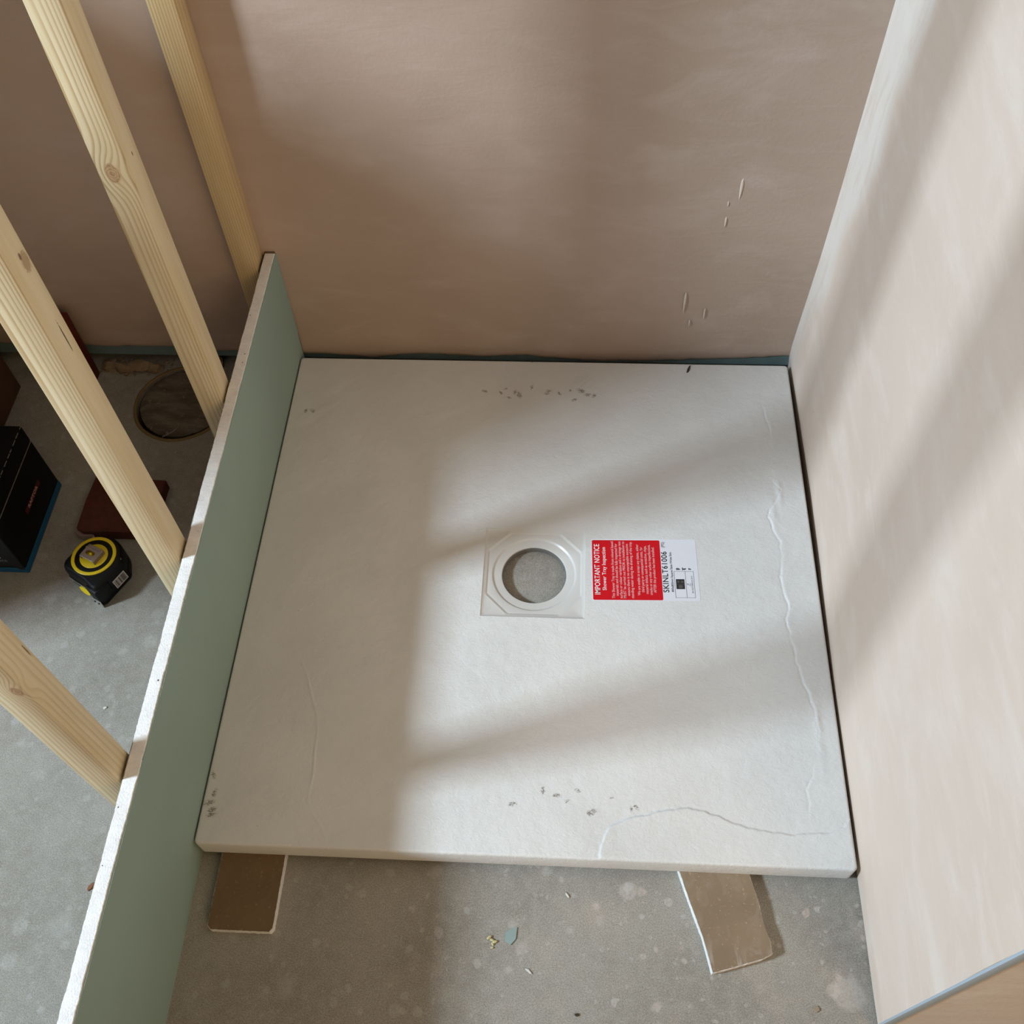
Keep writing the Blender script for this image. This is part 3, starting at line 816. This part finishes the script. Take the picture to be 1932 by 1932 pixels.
# ------------------------------------------------------------------ tape measure
def tape():
    rz = math.radians(-28)
    T = thing('tape_measure', 'black and yellow tape measure lying face up on the floor behind the stud', 'tape measure', (-0.2385, 0.404, 0.0), rz)
    rub = plain('black_rubber', (0.0055, 0.0055, 0.006), 0.5, 0.22, var=0.2, scale=300, bump=0.3)
    yel = plain('yellow_plastic', (0.80, 0.60, 0.015), 0.35, 0.45, var=0.03, bump=0.0)
    blk = plain('black_plastic', (0.004, 0.004, 0.004), 0.4, 0.25, var=0.1, bump=0.0)
    met = plain('dull_steel', (0.30, 0.235, 0.20), 0.45, 0.5, metal=0.35, var=0.08, bump=0.1)
    chrome = plain('bright_steel', (0.75, 0.75, 0.73), 0.25, 0.5, metal=0.9, var=0.05, bump=0.0)
    def arc(cx, cy, r, a0, a1, n): return [(cx+r*math.cos(math.radians(a0+(a1-a0)*k/n)), cy+r*math.sin(math.radians(a0+(a1-a0)*k/n))) for k in range(n+1)]
    out = arc(-0.024, -0.024, 0.013, 180, 262, 6) + [(0.012, -0.038), (0.030, -0.042), (0.038, -0.043), (0.0405, -0.039)] + arc(0.030, 0.010, 0.0105, -8, 55, 5) + arc(0.0, 0.002, 0.0375, 45, 170, 14)
    def lp(k, z): return [(x*k, y*k, z) for x, y in out]
    loops = [lp(0.97, 0.0), lp(1.0, 0.003), lp(1.0, 0.019), lp(0.985, 0.0205), lp(0.985, 0.022), lp(1.0, 0.0235), lp(0.995, 0.036), lp(0.965, 0.042), lp(0.91, 0.045), lp(0.86, 0.0455)]
    link('case', loops_mesh('case', loops, True, True, smooth=50), rub, T, False)
    def ringm(name, r0, r1, z0, z1, cx=-0.002, cy=0.0):
        N = 64
        L = [ci_loop(cx, cy, r1, z0, N), ci_loop(cx, cy, r1, z1-0.0006, N), ci_loop(cx, cy, r1-0.0008, z1, N)]
        if r0 > 0: L += [ci_loop(cx, cy, r0+0.0006, z1, N), ci_loop(cx, cy, r0, z1-0.0006, N), ci_loop(cx, cy, r0, z0, N)]
        return loops_mesh(name, L, False, r0 <= 0, smooth=40)
    tag(link('yellow_ring', ringm('yellow_ring', 0.0275, 0.0325, 0.044, 0.0472), yel, T, False), 'yellow outer ring')
    tag(link('black_ring', ringm('black_ring', 0.0205, 0.0276, 0.044, 0.0464), blk, T, False), 'glossy black inner ring')
    tag(link('yellow_disc', ringm('yellow_disc', 0.0, 0.0206, 0.044, 0.0462), yel, T, False), 'yellow centre disc')
    # belt clip: bent steel plate with an oval slot and screw
    clipT = Matrix.Translation((-0.003, 0.000, 0.0)) @ Matrix.Rotation(math.radians(3), 4, 'Z')
    N = 40
    w, h = 0.0135, 0.0115
    zt = 0.0545
    def slot(z, r=0.0036, e=0.0042):
        L = []
        for i in range(N):
            a = 2*math.pi*(i+0.5)/N
            c = math.cos(a); L.append((-0.001 + r*c + (e if c > 0 else -e), r*math.sin(a)-0.001, z))
        return L
    plate = [slot(zt-0.0015), slot(zt), sq_loop(0, 0, w-0.0008, h-0.0008, zt, N), sq_loop(0, 0, w, h, zt-0.0006, N), sq_loop(0, 0, w, h, zt-0.0015, N)]
    me = loops_mesh('belt_clip', plate, smooth=35); me.transform(clipT)
    clip = tag(link('belt_clip', me, met, T, False), 'dull steel belt clip with oval slot')
    bm = bmesh.new()
    bm_box(bm, (0.0115, -h, 0.046), (w, h, zt-0.0008)); bm_box(bm, (-w, 0.0035, zt-0.0001), (w-0.001, 0.0062, zt+0.0011)); bm_box(bm, (-w, -h, 0.0462), (-w+0.0015, h, zt-0.001))
    me = bm_done(bm, 'clip_flange', 0.0004, 1); me.transform(clipT)
    link('clip_flange', me, met, clip, False)
    me = loops_mesh('clip_screw', [ci_loop(-0.002, -0.001, 0.0024, 0.046, 16), ci_loop(-0.002, -0.001, 0.0024, 0.0515, 16), ci_loop(-0.002, -0.001, 0.0014, 0.0525, 16)], False, True); me.transform(clipT)
    link('clip_screw', me, yel, clip, False)
    # lock button, chrome line, hook on the front
    b = prism_mesh('lock_button', ell(0.0, 0.0, 0.0115, 0.0045, 20), -0.002, 0.0022, 0.001)
    b.transform(Matrix.Translation((0.004, -0.0405, 0.0115)) @ Matrix.Rotation(math.radians(62), 4, 'X') @ Matrix.Rotation(math.radians(-6), 4, 'Z'))
    tag(link('lock_button', b, yel, T, False), 'yellow lock button')
    L = []
    for x, y, z in ((-0.0375, -0.020, 0.024), (-0.0345, -0.030, 0.0225), (-0.026, -0.0378, 0.021), (-0.012, -0.0388, 0.0195), (0.006, -0.0388, 0.0185), (0.014, -0.0392, 0.0165)):
        L.append([(x, y-0.0004, z-0.0008), (x, y-0.0009, z), (x, y-0.0004, z+0.0008), (x, y+0.0006, z)])
    link('chrome_trim', loops_mesh('chrome_trim', L, True, True), chrome, T, False)
    bm = bmesh.new()
    bm_box(bm, (0.020, -0.0462, 0.0005), (0.0405, -0.0450, 0.0165)); bm_box(bm, (0.022, -0.0452, 0.0128), (0.0385, -0.040, 0.0142))
    hk = link('blade_hook', bm_done(bm, 'blade_hook', 0.0004, 1), chrome, T, False)
    for px in (0.026, 0.034):
        me = loops_mesh('rivet', [ci_loop(0, 0, 0.0018, 0, 12), ci_loop(0, 0, 0.0012, 0.0009, 12)], False, True)
        me.transform(Matrix.Translation((px, -0.0462, 0.008)) @ Matrix.Rotation(math.radians(90), 4, 'X'))
        link('rivet', me, blk, hk, False)
    # bumper grip on the mouth corner
    gp = [(0.016, -0.0425), (0.030, -0.0455), (0.0405, -0.0455), (0.043, -0.040), (0.0425, -0.022), (0.036, -0.014), (0.022, -0.030)]
    link('corner_grip', prism_mesh('corner_grip', gp, 0.0165, 0.0405, 0.004, 3), rub, T, False)
    for sx, sy in ((0.020, -0.0345), (0.0335, 0.0155), (-0.026, 0.024)):
        link('case_screw', loops_mesh('case_screw', [ci_loop(sx, sy, 0.0022, 0.040, 14), ci_loop(sx, sy, 0.0022, 0.0445, 14), ci_loop(sx, sy, 0.0012, 0.0436, 14)], False, True), met, T, False)
    # barcode sticker on the side
    st = Matrix.Translation((0.0424, -0.0035, 0.0215)) @ Matrix.Rotation(math.radians(90), 4, 'Z') @ Matrix.Rotation(math.radians(78), 4, 'X')
    me = box_mesh('barcode_sticker', (-0.0115, -0.008, -0.0002), (0.0115, 0.008, 0.0002)); me.transform(st)
    sk = tag(link('barcode_sticker', me, flat('sticker_white', (0.62, 0.56, 0.53)), T, False), 'white barcode sticker')
    r = random.Random(2); x = -0.0100; bm = bmesh.new()
    while x < 0.0098:
        w_ = r.choice((0.0004, 0.0007, 0.0013))
        v = [bm.verts.new((a, c, 0.0003)) for a, c in ((x, -0.0066), (x+w_, -0.0066), (x+w_, 0.0062), (x, 0.0062))]; bm.faces.new(v)
        x += w_ + r.choice((0.0003, 0.0005, 0.0008))
    me = bpy.data.meshes.new('barcode_print'); bm.to_mesh(me); bm.free(); me.transform(st)
    link('barcode_print', me, M_INK_K, sk, False)
tape()

# ------------------------------------------------------------------ dark tile, carton, planks by the left wall
M_TILE = plain('dark_red_clay', (0.085, 0.022, 0.012), 0.7, var=0.35, scale=120, bump=0.4)
tile = thing('quarry_tile', 'dark red clay tile lying on the floor behind the tape measure', 'tile', (-0.24, 0.515, 0))
link('tile_slab', prism_mesh('tile_slab', [(-0.296, 0.470), (-0.285, 0.4635), (-0.182, 0.4640), (-0.180, 0.562), (-0.293, 0.566), (-0.2965, 0.52)], 0.0, 0.020, 0.0015), M_TILE, tile)
tag(link('mortar_lump', prism_mesh('mortar_lump', [(-0.302, 0.468), (-0.289, 0.4595), (-0.268, 0.4605), (-0.272, 0.466), (-0.288, 0.468), (-0.296, 0.476)], 0.0, 0.012, 0.002), plain('old_mortar', (0.26, 0.19, 0.15), 0.9), tile), 'pale mortar lump on the corner')

def carton():
    K = thing('tool_carton', 'black cardboard carton with a blue bottom band, cut by the left frame edge', 'carton', (-0.50, 0.48, 0))
    x0, x1, y0, y1, h = -0.64, -0.354, 0.400, 0.562, 0.150
    blk = plain('black_card', (0.0022, 0.0022, 0.0026), 0.6, 0.15, var=0.3, scale=60, bump=0.2)
    front = plain('charcoal_card', (0.010, 0.013, 0.018), 0.6, 0.3, var=0.15)
    blue = plain('blue_card', (0.008, 0.085, 0.18), 0.55, 0.3, var=0.1)
    worn = plain('worn_card_edge', (0.16, 0.145, 0.13), 0.9, var=0.5, scale=300)
    tag(link('blue_base', box_mesh('blue_base', (x0, y0, 0.0), (x1, y1, 0.013), 0.0012), blue, K), 'blue bottom band')
    link('body', box_mesh('body', (x0+0.0008, y0+0.0008, 0.0128), (x1-0.0008, y1-0.0008, 0.115), 0.001), blk, K)
    link('lid', box_mesh('lid', (x0+0.0003, y0+0.0003, 0.1158), (x1-0.0003, y1-0.0003, h), 0.0025), blk, K)
    tag(link('front_print', prism_like_front(x0, x1, y0), front, K), 'charcoal printed front panel')
    rb = bmesh.new(); bm_box(rb, (x1-0.0009, y0+0.002, 0.1150), (x1-0.0001, y1-0.002, 0.1160))
    tag(link('lid_seam', bm_done(rb, 'lid_seam'), worn, K), 'pale worn lid seam')
    r = random.Random(4); bm = bmesh.new(); y = y0+0.004
    while y < y1-0.006:
        L = r.uniform(0.001, 0.012); w = r.uniform(-0.0006, 0.0003)
        bm_box(bm, (x1-0.0014-max(0, w), y, h-0.0012), (x1-0.0007, y+L, h-0.0002)); y += L + r.uniform(0.0005, 0.007)
    tag(link('worn_edge', bm_done(bm, 'worn_edge'), worn, K), 'scuffed pale edge of the lid', kind='stuff')
    me = text_mesh('brand_print', 'RAPTOR', 0.0085, bold=0.0002, sx=1.15)
    me.transform(Matrix.Translation((x1+0.0004, 0.496, 0.062)) @ Matrix.Rotation(math.radians(90), 4, 'Z') @ Matrix.Rotation(math.radians(90), 4, 'X'))
    link('brand_print', me, flat('pale_red_print', (0.50, 0.30, 0.28)), K)
    bm = bmesh.new(); bm_box(bm, (x1-0.0006, 0.467, 0.0572), (x1+0.0001, 0.5255, 0.0662))
    tag(link('brand_flash', bm_done(bm, 'brand_flash'), flat('red_flash', (0.06, 0.004, 0.003)), K), 'red flash behind the lettering')
    me = text_mesh('size_print', 'm', 0.011, align='RIGHT'); me.transform(Matrix.Translation((-0.3790, y0-0.0005, 0.045)) @ Matrix.Rotation(math.radians(90), 4, 'X'))
    link('size_print', me, M_INK_W, K)
    me = text_mesh('size_print', 'ocs', 0.011, align='RIGHT'); me.transform(Matrix.Translation((-0.3730, y0-0.0005, 0.0355)) @ Matrix.Rotation(math.radians(90), 4, 'X'))
    link('size_print', me, flat('grey_print', (0.22, 0.22, 0.23)), K)
def prism_like_front(x0, x1, y0):
    bm = bmesh.new()
    P = [(x0+0.002, 0.018), (x1-0.016, 0.018), (x1-0.010, 0.010), (x1-0.0025, 0.0095), (x1-0.0025, 0.113), (x0+0.002, 0.113)]
    a = [bm.verts.new((x, y0-0.0004, z)) for x, z in P]; b = [bm.verts.new((x, y0+0.0012, z)) for x, z in P]
    n = len(P); bm.faces.new(a); bm.faces.new(b[::-1])
    for i in range(n): bm.faces.new((a[i], b[i], b[(i+1) % n], a[(i+1) % n]))
    return bm_done(bm, 'front_print')
carton()

M_BROWNBOX = plain('brown_card', (0.10, 0.045, 0.022), 0.8, var=0.15, scale=30)
bx = thing('brown_carton', 'tall brown cardboard box in the dark left corner behind the black carton', 'box', (-0.60, 0.71, 0))
link('body', box_mesh('body', (-0.80, 0.655, 0.0), (-0.487, 0.765, 0.36), 0.002), M_BROWNBOX, bx)
bm = bmesh.new(); bm_box(bm, (-0.80, 0.7085, 0.3602), (-0.4865, 0.7115, 0.3606)); bm_box(bm, (-0.4868, 0.700, 0.30), (-0.4864, 0.720, 0.3602))
link('packing_tape', bm_done(bm, 'packing_tape'), plain('parcel_tape', (0.14, 0.08, 0.04), 0.3, 0.5), bx)
pk = link('red_plank', box_mesh('red_plank', (-0.440, 0.778, 0.0), (-0.359, 0.799, 0.145), 0.0015), plain('dark_red_paint', (0.10, 0.012, 0.008), 0.55, var=0.2, scale=50))
set_origin(pk, (-0.40, 0.788, 0)); tag(pk, 'short dark red board standing upright against the back wall', 'board')

# ------------------------------------------------------------------ round access cover sunk in the floor
cov = thing('access_cover', 'round grey-brown access cover sunk in the floor by the back wall', 'access cover', (-0.199, 0.737, -0.01))
def cover_mesh():
    n = 72; R = 0.0728; V = [(-0.2000, 0.7400, 0)]; F = []
    rr = [0.012*k for k in range(1, 6)] + [0.068, 0.071, R]
    for r_ in rr:
        for i in range(n):
            a = 2*math.pi*i/n; V.append((-0.2000+r_*math.cos(a), 0.7400+r_*math.sin(a), 0))
    V = np.array(V)
    rho = np.hypot(V[:, 0]+0.1975, V[:, 1]-0.7400)
    u = V[:, 0]*0.35 + V[:, 1]*0.94
    V[:, 2] = -0.001 + 0.0009*np.sin(u*420) + 0.0010*fbm(V[:, 0], V[:, 1], 61, 60, 3) - np.clip((rho-0.068)/0.005, 0, 1)*0.004
    for i in range(n): F.append((0, 1+i, 1+(i+1) % n))
    for k in range(len(rr)-1):
        for i in range(n):
            a, b = 1+k*n+i, 1+k*n+(i+1) % n; F.append((a, a+n, b+n, b))
    m0 = len(V); k = len(rr)-1
    V = np.vstack([V, [(x, y, -0.055) for x, y, z in V[1+k*n:1+k*n+n]]])
    for i in range(n): F.append((1+k*n+i, m0+i, m0+(i+1) % n, 1+k*n+(i+1) % n))
    return make_mesh('cover_plate', V.tolist(), F, 40)
def cover_mat():
    t = NT('dirty_plastic', 0.8, 0.2); v = t.obj()
    st = t.noise(t.map(v, (14, 60, 1), rot=(0, 0, 0.36)), 1.0, 4, 0.6)
    c = t.mix(t.ramp(st, 0.35, 0.65), (0.105, 0.085, 0.062), (0.185, 0.155, 0.118))
    c = t.mix(t.ramp(t.noise(v, 130, 3), 0.62, 0.72, 0, 0.6), c, (0.30, 0.24, 0.19))
    t.color(c); t.bump(t.noise(v, 200, 3), 0.3, 0.001); return t.m
link('cover_plate', cover_mesh(), cover_mat(), cov)
def torus_like(cx, cy, R, r, z, n=72, wob=0.0):
    L = []
    for i in range(n):
        a = 2*math.pi*i/n; q = R*(1+wob*math.sin(3*a+1)+wob*0.7*math.sin(7*a))
        L.append([(cx+(q+r*math.cos(b)*1.5)*math.cos(a), cy+(q+r*math.cos(b)*1.5)*math.sin(a), z+max(-0.2*r, r*math.sin(b))) for b in [2*math.pi*k/8 for k in range(8)]])
    L.append(L[0])
    return loops_mesh('sealant_bead', L, smooth=60)
tag(link('sealant_bead', torus_like(-0.200, 0.735, 0.0790, 0.0020, 0.0004, wob=0.006), plain('yellowed_sealant', (0.20, 0.135, 0.055), 0.6, var=0.25, scale=80), cov), 'yellowed sealant bead round the rim')
def tube(name, pts, r, n=6):
    L = []
    for k, p in enumerate(pts):
        p = Vector(p); a = Vector(pts[max(0, k-1)]); b = Vector(pts[min(len(pts)-1, k+1)])
        t = (b-a).normalized(); s = t.cross(Vector((0, 0, 1)))
        s = s.normalized() if s.length > 1e-4 else Vector((1, 0, 0)); w = s.cross(t)
        L.append([tuple(p + s*r*math.cos(2*math.pi*i/n) + w*r*math.sin(2*math.pi*i/n)) for i in range(n)])
    return loops_mesh(name, L, True, True, smooth=60)
wr = link('wire_offcut', tube('wire_offcut', [(-0.196, 0.689, 0.004), (-0.190, 0.680, 0.007), (-0.198, 0.671, 0.0055), (-0.208, 0.665, 0.003), (-0.216, 0.662, 0.0012)], 0.0009), plain('grey_wire', (0.24, 0.22, 0.20), 0.5))
set_origin(wr, (-0.20, 0.675, 0.001)); tag(wr, 'thin curled pale wire lying over the rim of the round cover', 'wire')
# broken mortar along the foot of the back wall
M_RUB = plain('crumbled_mortar', (0.25, 0.18, 0.115), 0.95, var=0.35, scale=150, bump=0.6)
def rock(name, cx, cy, z, sx, sy, sz, seed):
    r = random.Random(seed); bm = bmesh.new()
    bmesh.ops.create_icosphere(bm, subdivisions=2, radius=1.0)
    for v in bm.verts:
        k = r.uniform(0.72, 1.08); v.co = Vector((v.co.x*sx*k, v.co.y*sy*k, max(-0.55, v.co.z)*sz*k))
    bmesh.ops.transform(bm, matrix=Matrix.Translation((cx, cy, z)) @ Matrix.Rotation(r.uniform(0, 3), 4, 'Z'), verts=bm.verts)
    return bm_done(bm, name, smooth=25)
lumps = [(-0.342, 0.812, 0.014, 0.013, 0.007, 'pointed pale mortar lump under the board, next to the red board'),
         (-0.318, 0.806, 0.010, 0.018, 0.009, 'wide tan mortar lump beside the pointed one at the wall foot'),
         (-0.288, 0.810, 0.012, 0.020, 0.010, 'largest tan mortar lump at the foot of the back wall'),
         (-0.262, 0.807, 0.009, 0.012, 0.008, 'small mortar lump between the largest lump and the round cover'),
         (-0.158, 0.826, 0.010, 0.016, 0.008, 'pale mortar lump at the wall foot behind the green board')]
for k, (x, y, sy, sx, sz, lab) in enumerate(lumps):
    o = link('mortar_lump', rock('mortar_lump', x, y, sz*0.7, sx*1.15, sy, sz*1.4, 20+k), M_RUB)
    set_origin(o, (x, y, 0.0)); tag(o, lab, 'mortar lump', 'broken mortar along the foot of the back wall')
cr = bmesh.new(); r = random.Random(12)
for k in range(70):
    x = r.uniform(-0.36, -0.235); y = 0.802 + r.uniform(-0.008, 0.03); s = r.uniform(0.0012, 0.0042)
    mm = Matrix.Translation((x, y, s*0.6)) @ Matrix.Rotation(r.uniform(0, 3), 4, 'Z') @ Matrix.Diagonal((s*1.3, s, s*0.8, 1))
    bmesh.ops.create_icosphere(cr, subdivisions=1, radius=1.0, matrix=mm)
o = link('mortar_crumbs', bm_done(cr, 'mortar_crumbs'), M_RUB); tag(o, 'crumbs of broken mortar scattered at the foot of the back wall', 'crumbs', kind='stuff')

# ------------------------------------------------------------------ bits on the floor
M_CHIP = paper_mat('green_chip_paper', (0.26, 0.33, 0.31))
o = link('board_chip', prism_mesh('board_chip', [(0.3845, -0.0865), (0.3915, -0.0905), (0.3975, -0.0835), (0.3985, -0.0705), (0.3925, -0.0720), (0.3850, -0.0765)], 0.0, 0.0014), M_CHIP)
set_origin(o, (0.391, -0.080, 0)); tag(o, 'small grey-green chip of board paper on the front floor', 'chip')
M_CRUMB = plain('yellow_foam', (0.55, 0.50, 0.27), 0.9, var=0.2)
cb = bmesh.new(); r = random.Random(8)
for x, y, s in ((0.3655, -0.0835, 0.0026), (0.3690, -0.0860, 0.0022), (0.3725, -0.0880, 0.0024), (0.3700, -0.0905, 0.0018), (0.3695, -0.0945, 0.0016)):
    bmesh.ops.create_icosphere(cb, subdivisions=1, radius=1, matrix=Matrix.Translation((x, y, s*0.7)) @ Matrix.Rotation(r.uniform(0, 3), 4, 'Z') @ Matrix.Diagonal((s*1.4, s*0.8, s*0.7, 1)))
o = link('foam_crumb', bm_done(cb, 'foam_crumb'), M_CRUMB); set_origin(o, (0.369, -0.087, 0)); tag(o, 'ragged yellow foam crumb beside the grey-green chip', 'crumb')
flake('pebble', 0.471, -0.162, 0.0, 0.006, 0.004, 0.002, 0.2, M_DARK, 'tiny dark pebble on the front floor at the bottom frame edge', 'pebble', 9)
flake('rust_chip', -0.132, -0.045, 0.0, 0.014, 0.006, 0.002, 1.0, plain('rusty_brown', (0.22, 0.10, 0.05), 0.8), 'reddish brown chip on the floor against the outside of the upstand', 'chip', 11)
M_WCHIP = plain('white_chip', (0.62, 0.60, 0.55), 0.8, var=0.1)
for x, y, L, w, a, sd, lab in ((0.458, -0.031, 0.009, 0.003, -0.9, 13, 'thin white sliver on the floor just in front of the tray'),
                            (0.414, -0.118, 0.010, 0.0035, -0.6, 15, 'pale pinkish sliver on the front floor, furthest from the tray'),
                            (0.036, -0.040, 0.008, 0.003, -0.7, 17, None),
                            (-0.180, 0.190, 0.006, 0.004, 0.2, 19, 'white plaster crumb on the lit floor between the two nearest studs'),
                            (0.744, -0.144, 0.010, 0.007, 0.4, 21, 'crumbly brown lump on the floor at the foot of the right wall')):
    if lab is None: continue
    flake('plaster_chip', x, y, 0.0, L, w, 0.0018, a, M_WCHIP if sd != 21 else plain('brown_crumb', (0.3, 0.24, 0.18), 0.9), lab, 'chip', sd)
